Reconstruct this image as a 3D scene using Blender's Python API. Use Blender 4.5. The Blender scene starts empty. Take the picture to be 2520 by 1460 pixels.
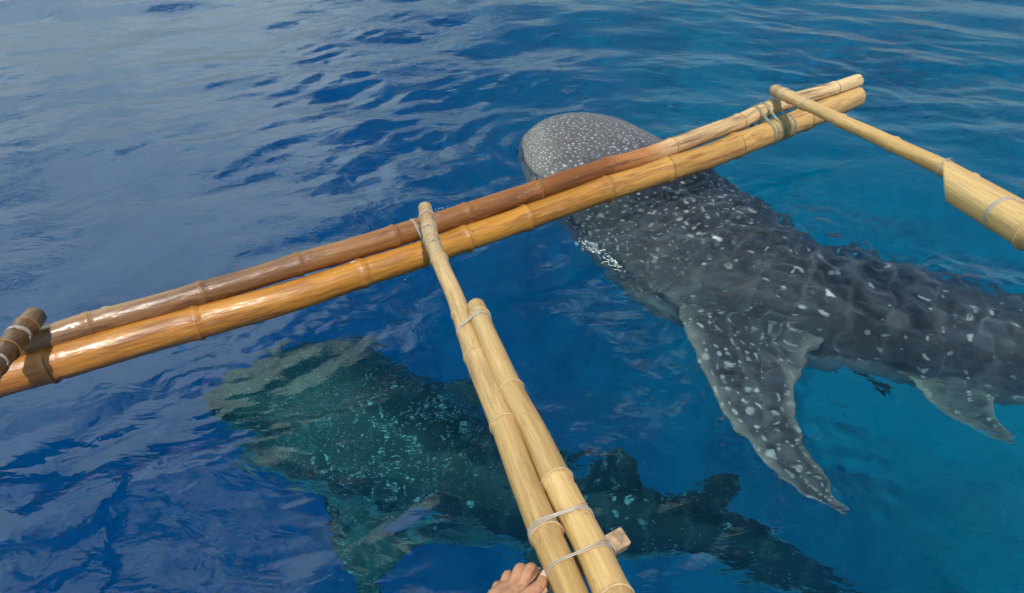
import bpy, bmesh, math, random
import numpy as np
from mathutils import Vector, Matrix

random.seed(7)
rng = np.random.default_rng(11)
S = bpy.context.scene
COL = S.collection

# ------------------------------------------------------------------ camera
cam_d = bpy.data.cameras.new("camera")
cam_d.sensor_width = 36.0
cam_d.lens = 36.0 * 1700 / 2520
cam_d.clip_start = 0.02
cam_d.clip_end = 3000
cam = bpy.data.objects.new("camera", cam_d)
cam.location = (0, 0, 1.5)
cam.rotation_euler = (math.radians(90 - 38), 0, 0)
COL.objects.link(cam)
S.camera = cam

# ------------------------------------------------------------------ world, sun, exposure
SUN = Vector((0.10, -0.46, 0.88)).normalized()
elev = math.asin(SUN.z)
azim = math.atan2(SUN.x, SUN.y)
world = bpy.data.worlds.new("World")
S.world = world
world.use_nodes = True
wt = world.node_tree
wt.nodes.clear()


def N(t, kind, **kw):
    n = t.nodes.new(kind)
    for k, v in kw.items():
        if k.startswith("i_"):
            n.inputs[k[2:].replace("_", " ")].default_value = v
        else:
            setattr(n, k, v)
    return n


def math_node(t, op, a, b=None, clamp=False):
    n = t.nodes.new("ShaderNodeMath")
    n.operation = op
    n.use_clamp = clamp
    for i, v in enumerate((a, b)):
        if v is None:
            continue
        if isinstance(v, (int, float)):
            n.inputs[i].default_value = v
        else:
            t.links.new(v, n.inputs[i])
    return n.outputs[0]


def ramp(t, fac, stops, interp="LINEAR"):
    n = t.nodes.new("ShaderNodeValToRGB")
    n.color_ramp.interpolation = interp
    el = n.color_ramp.elements
    while len(el) < len(stops):
        el.new(0.5)
    for e, (p, c) in zip(el, stops):
        e.position = p
        e.color = (*c, 1) if len(c) == 3 else c
    t.links.new(fac, n.inputs[0])
    return n.outputs[0]


def mix_rgb(t, fac, a, b, mode="MIX"):
    n = t.nodes.new("ShaderNodeMix")
    n.data_type = "RGBA"
    n.blend_type = mode
    for sock, v in ((n.inputs[0], fac), (n.inputs[6], a), (n.inputs[7], b)):
        if isinstance(v, (int, float)):
            sock.default_value = v
        elif isinstance(v, tuple):
            sock.default_value = (*v, 1) if len(v) == 3 else v
        else:
            t.links.new(v, sock)
    return n.outputs[2]


out = N(wt, "ShaderNodeOutputWorld")
bg = N(wt, "ShaderNodeBackground", i_Strength=0.10)
sky = N(wt, "ShaderNodeTexSky")
sky.sky_type = "NISHITA"
sky.sun_disc = False
sky.sun_elevation = elev
sky.sun_rotation = azim
sky.air_density = 1.0
sky.dust_density = 1.0
sky.ozone_density = 1.5
tc = N(wt, "ShaderNodeTexCoord")
sep = N(wt, "ShaderNodeSeparateXYZ")
wt.links.new(tc.outputs["Generated"], sep.inputs[0])
zc = math_node(wt, "ADD", math_node(wt, "MAXIMUM", sep.outputs[2], 0.0), 0.22)
px_ = math_node(wt, "DIVIDE", sep.outputs[0], zc)
py_ = math_node(wt, "DIVIDE", sep.outputs[1], zc)
comb = N(wt, "ShaderNodeCombineXYZ")
wt.links.new(px_, comb.inputs[0])
wt.links.new(py_, comb.inputs[1])
comb.inputs[2].default_value = 3.7
cn = N(wt, "ShaderNodeTexNoise", i_Scale=2.3, i_Detail=8.0, i_Roughness=0.55, i_Distortion=0.3)
wt.links.new(comb.outputs[0], cn.inputs["Vector"])
comb2 = N(wt, "ShaderNodeCombineXYZ")
wt.links.new(px_, comb2.inputs[0])
wt.links.new(py_, comb2.inputs[1])
comb2.inputs[2].default_value = 10.36
cn2 = N(wt, "ShaderNodeTexNoise", i_Scale=1.3, i_Detail=2.0)
wt.links.new(comb2.outputs[0], cn2.inputs["Vector"])
# a cloud bank stands over the sea on the left (west), thinning into open sky on the right
bank = math_node(wt, "ADD", math_node(wt, "MULTIPLY", px_, -0.31), -0.080)
low = math_node(wt, "POWER", math_node(wt, "SUBTRACT", 1.0, math_node(wt, "MAXIMUM", sep.outputs[2], 0.0)), 4.0)
bank = math_node(wt, "ADD", bank, math_node(wt, "MULTIPLY", low, 0.16))
dens = math_node(wt, "ADD", cn.outputs["Fac"], bank)
dens = math_node(wt, "ADD", dens, math_node(wt, "MULTIPLY", math_node(wt, "SUBTRACT", cn2.outputs["Fac"], 0.5), 0.7))
cover = ramp(wt, dens, [(0.47, (0, 0, 0)), (0.68, (1, 1, 1))], "EASE")
cloud_col = ramp(wt, cn.outputs["Fac"], [(0.30, (10.6, 13.0, 11.8)), (0.75, (20.4, 24.0, 21.2))])
lum = math_node(wt, "ADD", math_node(wt, "MULTIPLY", sep.outputs[2], 1.8), 0.25)
cloud_col = mix_rgb(wt, 1.0, cloud_col, lum, "MULTIPLY")
skycol = mix_rgb(wt, cover, sky.outputs[0], cloud_col)
wt.links.new(skycol, bg.inputs[0])
wt.links.new(bg.outputs[0], out.inputs[0])

sun_d = bpy.data.lights.new("sun", "SUN")
sun_d.energy = 4.0
sun_d.angle = math.radians(0.6)
sun_d.color = (1.0, 0.95, 0.87)
sun = bpy.data.objects.new("sun", sun_d)
sun.rotation_euler = SUN.to_track_quat("Z", "Y").to_euler()
COL.objects.link(sun)

S.view_settings.view_transform = "Standard"
S.view_settings.look = "None"
S.view_settings.exposure = -0.12
S.view_settings.gamma = 1.0
S.view_settings.use_curve_mapping = False
cy = S.cycles
cy.use_denoising = True
cy.max_bounces = 10
cy.transmission_bounces = 8
cy.glossy_bounces = 4
cy.diffuse_bounces = 3
cy.volume_bounces = 3
cy.transparent_max_bounces = 8
cy.caustics_refractive = True
cy.caustics_reflective = False
cy.blur_glossy = 0.35
cy.sample_clamp_indirect = 12.0


# ------------------------------------------------------------------ helpers
def tag(o, label=None, cat=None, group=None, kind=None):
    for k, v in (("label", label), ("category", cat), ("group", group), ("kind", kind)):
        if v:
            o[k] = v
    return o


def link(name, me, mat=None, parent=None):
    o = bpy.data.objects.new(name, me)
    COL.objects.link(o)
    if mat is not None:
        me.materials.append(mat)
    if parent is not None:
        o.parent = parent
    return o


def mesh_from(name, verts, faces, smooth=True):
    me = bpy.data.meshes.new(name)
    me.from_pydata([tuple(v) for v in verts], [], faces)
    me.validate()
    if smooth:
        me.polygons.foreach_set("use_smooth", [True] * len(me.polygons))
    me.update()
    return me


def catmull(P, t):
    """P (n,k) control points at integer parameters; t array in 0..n-1"""
    P = np.asarray(P, float)
    n = len(P)
    t = np.clip(np.asarray(t, float), 0, n - 1 - 1e-9)
    i = np.floor(t).astype(int)
    f = (t - i)[:, None]
    g = lambda k: P[np.clip(k, 0, n - 1)]
    p0 = np.where((i > 0)[:, None], g(i - 1), 2 * g(i) - g(i + 1))
    p3 = np.where((i + 2 < n)[:, None], g(i + 2), 2 * g(i + 1) - g(i))
    p1, p2 = g(i), g(i + 1)
    return 0.5 * (2 * p1 + (p2 - p0) * f + (2 * p0 - 5 * p1 + 4 * p2 - p3) * f ** 2 + (3 * p1 - p0 - 3 * p2 + p3) * f ** 3)


def resample(P, step):
    P = np.asarray(P, float)
    tt = np.linspace(0, len(P) - 1, 60 * len(P))
    Q = catmull(P, tt)
    d = np.r_[0, np.cumsum(np.linalg.norm(np.diff(Q[:, :3], axis=0), axis=1))]
    m = max(2, int(d[-1] / step))
    s = np.linspace(0, d[-1], m + 1)
    return s, catmull(P, np.interp(s, d, tt))


def unit(v):
    v = np.asarray(v, float)
    return v / np.linalg.norm(v, axis=-1, keepdims=True)


def tube(P, r, n=8, closed=False):
    """verts, faces of a plain round tube along points P"""
    P = np.asarray(P, float)
    m = len(P)
    r = np.full(m, r) if np.isscalar(r) else np.asarray(r)
    T = np.roll(P, -1, 0) - np.roll(P, 1, 0) if closed else np.gradient(P, axis=0)
    T = unit(T)
    a = np.array([0, 0, 1.0]) if abs(T[0][2]) < 0.9 else np.array([1.0, 0, 0])
    u = unit(np.cross(T[0], a))
    V, Fc = [], []
    for i in range(m):
        u = unit(u - T[i] * (u @ T[i]))
        w = np.cross(T[i], u)
        for k in range(n):
            an = 2 * math.pi * k / n
            V.append(P[i] + r[i] * (math.cos(an) * u + math.sin(an) * w))
    for i in range(m if closed else m - 1):
        j = (i + 1) % m
        for k in range(n):
            l = (k + 1) % n
            Fc.append((i * n + k, i * n + l, j * n + l, j * n + k))
    if not closed:
        Fc.append(tuple(range(n))[::-1])
        Fc.append(tuple((m - 1) * n + k for k in range(n)))
    return V, Fc


def new_mat(name):
    m = bpy.data.materials.new(name)
    m.use_nodes = True
    t = m.node_tree
    t.nodes.clear()
    o = t.nodes.new("ShaderNodeOutputMaterial")
    b = t.nodes.new("ShaderNodeBsdfPrincipled")
    t.links.new(b.outputs[0], o.inputs[0])
    return m, t, b, o


# ------------------------------------------------------------------ materials
def mat_water():
    m, t, b, o = new_mat("sea_water")
    b.inputs["Base Color"].default_value = (1, 1, 1, 1)
    b.inputs["Roughness"].default_value = 0.02
    b.inputs["IOR"].default_value = 1.333
    b.inputs["Transmission Weight"].default_value = 1.0
    tc = N(t, "ShaderNodeTexCoord")
    mp = N(t, "ShaderNodeMapping")
    mp.inputs["Scale"].default_value = (0.8, 1.25, 1.0)
    mp.inputs["Rotation"].default_value = (0, 0, math.radians(-14))
    t.links.new(tc.outputs["Object"], mp.inputs[0])
    n1 = N(t, "ShaderNodeTexNoise", i_Scale=9.0, i_Detail=3.0, i_Roughness=0.5, i_Distortion=0.6)
    n2 = N(t, "ShaderNodeTexNoise", i_Scale=34.0, i_Detail=2.0, i_Roughness=0.5, i_Distortion=0.4)
    t.links.new(mp.outputs[0], n1.inputs["Vector"])
    t.links.new(mp.outputs[0], n2.inputs["Vector"])
    h = math_node(t, "ADD", math_node(t, "MULTIPLY", n1.outputs["Fac"], 1.0), math_node(t, "MULTIPLY", n2.outputs["Fac"], 0.16))
    bp = N(t, "ShaderNodeBump", i_Strength=1.0, i_Distance=0.006)
    t.links.new(h, bp.inputs["Height"])
    t.links.new(bp.outputs[0], b.inputs["Normal"])
    sc = N(t, "ShaderNodeVolumeScatter", i_Density=0.058)
    sc.inputs["Color"].default_value = (0.04, 0.56, 0.96, 1)
    sc.inputs["Anisotropy"].default_value = 0.15
    ab = N(t, "ShaderNodeVolumeAbsorption", i_Density=0.85)
    ab.inputs["Color"].default_value = (0.0, 0.928, 0.984, 1)
    ad = N(t, "ShaderNodeAddShader")
    t.links.new(sc.outputs[0], ad.inputs[0])
    t.links.new(ab.outputs[0], ad.inputs[1])
    t.links.new(ad.outputs[0], o.inputs["Volume"])
    return m


def mat_bamboo(name, stops, stain=(0.10, 0.035, 0.012), stain_amt=0.5, rough=0.42, coat=0.15, grain=1.0):
    """stops: colours along the culm (fraction of its length, colour)"""
    m, t, b, o = new_mat(name)
    at = N(t, "ShaderNodeAttribute", attribute_name="bam")
    fr = N(t, "ShaderNodeAttribute", attribute_name="frac")
    sg = N(t, "ShaderNodeAttribute", attribute_name="seg")
    # slow wobble so that colour zones end unevenly
    wob = N(t, "ShaderNodeTexNoise", i_Scale=7.0, i_Detail=4.0)
    t.links.new(at.outputs["Vector"], wob.inputs["Vector"])
    f = math_node(t, "ADD", fr.outputs["Fac"], math_node(t, "MULTIPLY", math_node(t, "SUBTRACT", wob.outputs["Fac"], 0.5), 0.10))
    col = ramp(t, f, stops)
    # fibres running along the culm
    mp = N(t, "ShaderNodeMapping")
    mp.inputs["Scale"].default_value = (260, 260, 7)
    t.links.new(at.outputs["Vector"], mp.inputs[0])
    fib = N(t, "ShaderNodeTexNoise", i_Scale=1.0, i_Detail=4.0, i_Roughness=0.65)
    t.links.new(mp.outputs[0], fib.inputs["Vector"])
    fv = ramp(t, fib.outputs["Fac"], [(0.3, (0.72, 0.70, 0.66)), (0.7, (1.12, 1.12, 1.12))])
    col = mix_rgb(t, grain, col, fv, "MULTIPLY")
    # per-internode tint
    sv = ramp(t, sg.outputs["Fac"], [(0.0, (0.76, 0.70, 0.62)), (1.0, (1.14, 1.12, 1.10))])
    col = mix_rgb(t, 1.0, col, sv, "MULTIPLY")
    # long dark stains
    mp2 = N(t, "ShaderNodeMapping")
    mp2.inputs["Scale"].default_value = (40, 40, 4.5)
    t.links.new(at.outputs["Vector"], mp2.inputs[0])
    st = N(t, "ShaderNodeTexNoise", i_Scale=1.0, i_Detail=5.0, i_Roughness=0.6, i_Distortion=0.5)
    t.links.new(mp2.outputs[0], st.inputs["Vector"])
    sf = ramp(t, st.outputs["Fac"], [(0.48, (0, 0, 0)), (0.66, (1, 1, 1))])
    col = mix_rgb(t, math_node(t, "MULTIPLY", sf, stain_amt), col, stain)
    # small specks
    mp3 = N(t, "ShaderNodeMapping")
    mp3.inputs["Scale"].default_value = (150, 150, 60)
    t.links.new(at.outputs["Vector"], mp3.inputs[0])
    sp = N(t, "ShaderNodeTexNoise", i_Scale=1.0, i_Detail=2.0)
    t.links.new(mp3.outputs[0], sp.inputs["Vector"])
    spf = ramp(t, sp.outputs["Fac"], [(0.68, (0, 0, 0)), (0.76, (1, 1, 1))])
    col = mix_rgb(t, math_node(t, "MULTIPLY", spf, 0.55), col, (0.09, 0.05, 0.025))
    # pale scuffs and salt
    mp4 = N(t, "ShaderNodeMapping")
    mp4.inputs["Scale"].default_value = (75, 75, 14)
    mp4.inputs["Location"].default_value = (3.1, 8.2, 1.7)
    t.links.new(at.outputs["Vector"], mp4.inputs[0])
    sc4 = N(t, "ShaderNodeTexNoise", i_Scale=1.0, i_Detail=7.0, i_Roughness=0.72)
    t.links.new(mp4.outputs[0], sc4.inputs["Vector"])
    scf = ramp(t, sc4.outputs["Fac"], [(0.58, (0, 0, 0)), (0.70, (1, 1, 1))])
    col = mix_rgb(t, math_node(t, "MULTIPLY", scf, 0.32), col, (0.60, 0.50, 0.36))
    t.links.new(col, b.inputs["Base Color"])
    rg = ramp(t, st.outputs["Fac"], [(0.3, (rough - 0.08,) * 3), (0.75, (rough + 0.14,) * 3)])
    t.links.new(rg, b.inputs["Roughness"])
    if isinstance(coat, tuple):                          # varnish or wet sheen fading along the culm
        t.links.new(ramp(t, f, [(coat[2], (coat[0],) * 3), (coat[3], (coat[1],) * 3)]), b.inputs["Coat Weight"])
    else:
        b.inputs["Coat Weight"].default_value = coat
    t.links.new(ramp(t, st.outputs["Fac"], [(0.35, (0.12,) * 3), (0.7, (0.42,) * 3)]), b.inputs["Coat Roughness"])
    bp = N(t, "ShaderNodeBump", i_Strength=0.5, i_Distance=0.0012)
    t.links.new(fib.outputs["Fac"], bp.inputs["Height"])
    # shallow dents and waviness of the culm wall
    mp5 = N(t, "ShaderNodeMapping")
    mp5.inputs["Scale"].default_value = (42, 42, 11)
    t.links.new(at.outputs["Vector"], mp5.inputs[0])
    dn = N(t, "ShaderNodeTexNoise", i_Scale=1.0, i_Detail=3.0, i_Roughness=0.5)
    t.links.new(mp5.outputs[0], dn.inputs["Vector"])
    bp2 = N(t, "ShaderNodeBump", i_Strength=0.7, i_Distance=0.006)
    t.links.new(dn.outputs["Fac"], bp2.inputs["Height"])
    t.links.new(bp.outputs[0], bp2.inputs["Normal"])
    t.links.new(bp2.outputs[0], b.inputs["Normal"])
    t.links.new(bp2.outputs[0], b.inputs["Coat Normal"])
    return m


def mat_simple(name, col, rough=0.6, var=0.25, scale=40.0, coat=0.0, bump=0.0):
    m, t, b, o = new_mat(name)
    tc = N(t, "ShaderNodeTexCoord")
    n = N(t, "ShaderNodeTexNoise", i_Scale=scale, i_Detail=5.0)
    t.links.new(tc.outputs["Object"], n.inputs["Vector"])
    c = ramp(t, n.outputs["Fac"], [(0.25, tuple(x * (1 - var) for x in col)), (0.75, tuple(min(1, x * (1 + var)) for x in col))])
    t.links.new(c, b.inputs["Base Color"])
    b.inputs["Roughness"].default_value = rough
    b.inputs["Coat Weight"].default_value = coat
    if bump:
        bp = N(t, "ShaderNodeBump", i_Strength=0.6, i_Distance=bump)
        t.links.new(n.outputs["Fac"], bp.inputs["Height"])
        t.links.new(bp.outputs[0], b.inputs["Normal"])
    return m


def mat_shark(name, base, spot, seed, rough=0.32, k=1.0, headcol=(0.13, 0.127, 0.13)):
    """'skin' = (metres behind the snout, metres round the girth from the spine, 0); 'belly' 0 back .. 1 belly"""
    m, t, b, o = new_mat(name)
    at = N(t, "ShaderNodeAttribute", attribute_name="skin")
    bl = N(t, "ShaderNodeAttribute", attribute_name="belly")
    sp = N(t, "ShaderNodeSeparateXYZ")
    t.links.new(at.outputs["Vector"], sp.inputs[0])
    u = sp.outputs[0]
    wn = N(t, "ShaderNodeTexNoise", i_Scale=9.0, i_Detail=2.0)
    t.links.new(at.outputs["Vector"], wn.inputs["Vector"])

    def spots(scale, r0, r1, off):
        v = N(t, "ShaderNodeTexVoronoi", i_Scale=scale, i_Randomness=0.72)
        v.voronoi_dimensions = "2D"
        mp = N(t, "ShaderNodeMapping")
        mp.inputs["Location"].default_value = (off + seed, off * 0.37, 0)
        t.links.new(at.outputs["Vector"], mp.inputs[0])
        t.links.new(mp.outputs[0], v.inputs["Vector"])
        sc = N(t, "ShaderNodeSeparateColor")
        t.links.new(v.outputs["Color"], sc.inputs[0])
        rad = math_node(t, "ADD", math_node(t, "MULTIPLY", sc.outputs[0], r1 - r0), r0)
        d = math_node(t, "SUBTRACT", rad, v.outputs["Distance"])
        s = math_node(t, "MULTIPLY", math_node(t, "MULTIPLY", d, 7.0, True), 0.8)
        return math_node(t, "MULTIPLY", s, math_node(t, "ADD", math_node(t, "MULTIPLY", sc.outputs[1], 0.5), 0.5))

    head = math_node(t, "MULTIPLY", spots(52.0 * k, 0.16, 0.32, 0.0), 0.55)
    mid = spots(30.0 * k, 0.06, 0.32, 5.0)
    big = spots(15.0 * k, 0.0, 0.25, 9.0)
    fh = math_node(t, "SUBTRACT", 1.0, math_node(t, "MULTIPLY", math_node(t, "SUBTRACT", u, 0.42), 4.0, True))
    fm = math_node(t, "SUBTRACT", 1.0, math_node(t, "MULTIPLY", math_node(t, "SUBTRACT", u, 0.9), 2.2, True))
    fm2 = math_node(t, "MULTIPLY", fm, math_node(t, "SUBTRACT", 1.0, fh))
    fb = math_node(t, "MULTIPLY", math_node(t, "SUBTRACT", u, 0.6), 4.0, True)
    s = math_node(t, "ADD", math_node(t, "MULTIPLY", head, fh), math_node(t, "MULTIPLY", mid, fm2))
    s = math_node(t, "MAXIMUM", s, math_node(t, "MULTIPLY", big, fb))
    # faint paler bars across the body
    bar = math_node(t, "SINE", math_node(t, "ADD", math_node(t, "MULTIPLY", u, 42.0), math_node(t, "MULTIPLY", wn.outputs["Fac"], 5.0)))
    bar = math_node(t, "MULTIPLY", math_node(t, "SUBTRACT", bar, 0.80), 2.2, True)
    bar = math_node(t, "MULTIPLY", bar, math_node(t, "MULTIPLY", fb, 0.12))
    mo = N(t, "ShaderNodeTexNoise", i_Scale=22.0, i_Detail=6.0, i_Roughness=0.65)
    t.links.new(at.outputs["Vector"], mo.inputs["Vector"])
    bc = ramp(t, mo.outputs["Fac"], [(0.32, tuple(c * 0.4 for c in base)), (0.68, tuple(c * 1.75 for c in base))])
    col = mix_rgb(t, math_node(t, "MULTIPLY", fh, 0.45), bc, headcol)
    col = mix_rgb(t, bar, col, spot)
    col = mix_rgb(t, s, col, spot)
    bf = math_node(t, "ADD", bl.outputs["Fac"], math_node(t, "MULTIPLY", math_node(t, "SUBTRACT", wn.outputs["Fac"], 0.5), 0.35))
    bfac = ramp(t, bf, [(0.33, (0, 0, 0)), (0.74, (1, 1, 1))])
    col = mix_rgb(t, bfac, col, (0.42, 0.43, 0.40))
    t.links.new(col, b.inputs["Base Color"])
    b.inputs["Roughness"].default_value = rough
    bp = N(t, "ShaderNodeBump", i_Strength=0.35, i_Distance=0.004)
    t.links.new(mo.outputs["Fac"], bp.inputs["Height"])
    t.links.new(bp.outputs[0], b.inputs["Normal"])
    return m


M_WATER = mat_water()
TAN = (0.60, 0.40, 0.19)
M_FLOAT_LOW = mat_bamboo("bamboo_orange", [(0.0, (0.30, 0.11, 0.025)), (0.06, (0.46, 0.19, 0.025)), (0.30, (0.46, 0.205, 0.024)),
                                           (0.50, (0.46, 0.22, 0.035)), (0.68, (0.50, 0.29, 0.085)), (1.0, (0.54, 0.36, 0.15))],
                         stain=(0.17, 0.055, 0.012), stain_amt=0.7, rough=0.46, coat=(0.6, 0.04, 0.16, 0.36))
M_FLOAT_UP = mat_bamboo("bamboo_redbrown", [(0.0, (0.24, 0.13, 0.055)), (0.22, (0.23, 0.11, 0.042)), (0.36, (0.26, 0.11, 0.030)), (0.56, (0.25, 0.09, 0.022)),
                                            (0.62, (0.36, 0.15, 0.05)), (0.67, (0.55, 0.38, 0.21)), (1.0, (0.62, 0.46, 0.25))],
                        stain=(0.08, 0.025, 0.010), stain_amt=0.8, rough=0.46, coat=(0.6, 0.04, 0.14, 0.30))
M_ARM = mat_bamboo("bamboo_tan", [(0.0, (0.50, 0.345, 0.17)), (0.4, (0.53, 0.345, 0.135)), (1.0, (0.54, 0.345, 0.135))], stain=(0.36, 0.22, 0.10), stain_amt=0.5, rough=0.48, coat=0.08)
M_ARM_W = mat_bamboo("bamboo_weathered", [(0.0, (0.48, 0.34, 0.20)), (0.12, (0.42, 0.32, 0.20)), (0.30, (0.55, 0.39, 0.20)), (1.0, (0.52, 0.34, 0.13))], stain=(0.24, 0.14, 0.07), stain_amt=0.65, rough=0.55, coat=0.05)
M_ARM_P = mat_bamboo("bamboo_pale", [(0.0, (0.55, 0.38, 0.17)), (1.0, (0.55, 0.36, 0.15))], stain=(0.50, 0.34, 0.18), stain_amt=0.4, rough=0.45, coat=0.08)
M_ARM_D = mat_bamboo("bamboo_dark", [(0.0, (0.10, 0.05, 0.02)), (0.12, (0.17, 0.08, 0.025)), (0.45, (0.14, 0.06, 0.018)), (1.0, (0.12, 0.05, 0.015))], stain=(0.04, 0.018, 0.008), stain_amt=0.8, rough=0.35, coat=0.3)
M_NODE = mat_simple("bamboo_node", (0.45, 0.28, 0.12), 0.6, 0.4, 90)
M_NODE_D = mat_simple("bamboo_node_dark", (0.26, 0.14, 0.055), 0.5, 0.4, 90)
M_NODE_P = mat_simple("bamboo_node_pale", (0.50, 0.37, 0.21), 0.6, 0.25, 90)
M_LINE = mat_simple("nylon_line", (0.38, 0.33, 0.29), 0.4, 0.2, 120)
M_LINE_G = mat_simple("green_cord", (0.24, 0.24, 0.16), 0.6, 0.4, 120)
M_SHARK = mat_shark("shark_skin", (0.042, 0.048, 0.064), (0.80, 0.80, 0.78), 0.0, headcol=(0.15, 0.135, 0.125))
M_SHARK_DIM = mat_shark("shark_skin_dimmed", (0.010, 0.013, 0.018), (0.60, 0.62, 0.62), 3.3, k=1.25, headcol=(0.03, 0.035, 0.035))  # skin colour darkened to stand for the dimness of deeper water

# ------------------------------------------------------------------ the sea
def axis(pieces, far):
    """pieces: (lo, hi, step) runs joined end to end, then growing steps out to far"""
    a = []
    for lo, hi, st in pieces:
        a += list(np.linspace(lo, hi, max(2, int(round((hi - lo) / st)) + 1))[:-1])
    a.append(pieces[-1][1])
    d, x = pieces[-1][2], a[-1]
    while x < far:
        d *= 1.13
        x += d
        a.append(x)
    d, x = pieces[0][2], a[0]
    while x > -far:
        d *= 1.13
        x -= d
        a.insert(0, x)
    return np.array(a)


def wave_height(X, Y):
    r = np.random.default_rng(23)
    Z = np.zeros_like(X)
    R2 = X ** 2 + (Y - 2.5) ** 2
    near = np.exp(-R2 / 14.0 ** 2)
    patch = 0.55 + 0.45 * np.sin(0.9 * X + 1.3 * Y + 0.6) * np.sin(1.1 * X - 0.7 * Y + 2.0)
    west = 1 / (1 + np.exp((X - 0.9) / 0.5))                # two crossing ripple trains meet over the middle of the view
    east = 1 - west
    # the surfacing shark stirs the water over its back and fin
    stir = np.zeros_like(X)
    for qx, qy, qr, qa in ((0.75, 2.45, 0.38, 1.0), (1.05, 2.15, 0.38, 1.0), (1.4, 1.92, 0.36, 0.9), (1.8, 1.75, 0.36, 0.8), (0.85, 1.75, 0.26, 0.7), (0.76, 1.45, 0.24, 0.6), (0.85, 1.22, 0.2, 0.5),
                           (-0.75, 1.55, 0.35, 0.12), (-0.35, 1.35, 0.35, 0.10)):
        stir = np.maximum(stir, qa * np.exp(-((X - qx) ** 2 + (Y - qy) ** 2) / qr ** 2))
    for lo, hi, cnt, slope, spread, mean, env in (
            (0.9, 3.0, 14, 0.035, 35, 105, 1.0),
            (0.30, 0.9, 30, 0.075, 30, 112, near * west),
            (0.10, 0.30, 44, 0.090, 22, 124, near * west * patch),
            (0.30, 0.9, 30, 0.080, 32, 70, near * east),
            (0.10, 0.30, 44, 0.078, 28, 62, near * east * patch),
            (0.06, 0.12, 40, 0.020, 60, 95, near * patch),
            (0.05, 0.10, 50, 0.28, 180, 0, stir),
            (0.10, 0.32, 40, 0.20, 180, 0, stir)):
        lam = np.exp(r.uniform(math.log(lo), math.log(hi), cnt))
        th = np.radians(r.normal(mean, spread, cnt))
        ph = r.uniform(0, 2 * math.pi, cnt)
        G = np.zeros_like(X)
        for l, a, p in zip(lam, th, ph):
            k = 2 * math.pi / l
            G += (slope * math.sqrt(2.0 / cnt) / k) * np.sin(k * (X * math.cos(a) + Y * math.sin(a)) + p)
        Z += G * env
    # rings spreading from where the animals break or push up the surface
    for cx, cy_, amp, lam, rad in ((-0.95, 1.46, 0.0010, 0.055, 0.26), (0.16, 3.12, 0.0050, 0.15, 0.6), (-0.65, 1.76, 0.0009, 0.05, 0.22),
                                   (0.37, 2.14, 0.0022, 0.10, 0.4), (-0.88, 1.66, 0.0010, 0.07, 0.32)):
        d = np.hypot(X - cx, Y - cy_)
        an = np.arctan2(Y - cy_, X - cx)
        Z += amp * np.exp(-(d / rad) ** 2) * (0.6 + 0.4 * np.sin(2 * an + cx * 9)) * np.cos(2 * math.pi * d / lam + 0.7 * np.sin(3 * an + cy_ * 5))
    return Z


def build_sea():
    xs = axis([(-3.4, -1.2, 0.014), (-1.2, 0.2, 0.0115), (0.2, 2.1, 0.0080), (2.1, 4.2, 0.014)], 420.0)
    ys = axis([(0.5, 1.0, 0.012), (1.0, 2.9, 0.0085), (2.9, 7.0, 0.0135)], 420.0)
    nx, ny = len(xs), len(ys)
    X, Y = np.meshgrid(xs, ys)
    Z = wave_height(X, Y)
    co = np.stack([X, Y, Z], -1).reshape(-1, 3)
    bot = np.array([[xs[0], ys[0], -60], [xs[-1], ys[0], -60], [xs[-1], ys[-1], -60], [xs[0], ys[-1], -60]])
    co = np.vstack([co, bot])
    b0 = nx * ny
    idx = np.arange(nx * ny).reshape(ny, nx)
    quads = np.stack([idx[:-1, :-1], idx[:-1, 1:], idx[1:, 1:], idx[1:, :-1]], -1).reshape(-1)
    nq = len(quads) // 4
    sides = [
        list(idx[0, ::-1]) + [b0, b0 + 1],
        list(idx[::-1, -1]) + [b0 + 1, b0 + 2],
        list(idx[-1, :]) + [b0 + 2, b0 + 3],
        list(idx[:, 0]) + [b0 + 3, b0],
        [b0, b0 + 3, b0 + 2, b0 + 1],
    ]
    loops = np.concatenate([quads] + [np.array(s) for s in sides]).astype(np.int32)
    tot = np.concatenate([np.full(nq, 4), [len(s) for s in sides]]).astype(np.int32)
    start = np.concatenate([[0], np.cumsum(tot)[:-1]]).astype(np.int32)
    me = bpy.data.meshes.new("water")
    me.vertices.add(len(co))
    me.vertices.foreach_set("co", co.astype(np.float32).ravel())
    me.loops.add(len(loops))
    me.loops.foreach_set("vertex_index", loops)
    me.polygons.add(len(tot))
    me.polygons.foreach_set("loop_start", start)
    me.polygons.foreach_set("loop_total", tot)
    sm = np.ones(len(tot), bool)
    sm[nq:] = False
    me.polygons.foreach_set("use_smooth", sm)
    me.update(calc_edges=True)
    me.validate()
    o = link("water", me, M_WATER)
    tag(o, "clear deep blue rippled sea water", "water", kind="structure")
    return o


build_sea()


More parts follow.
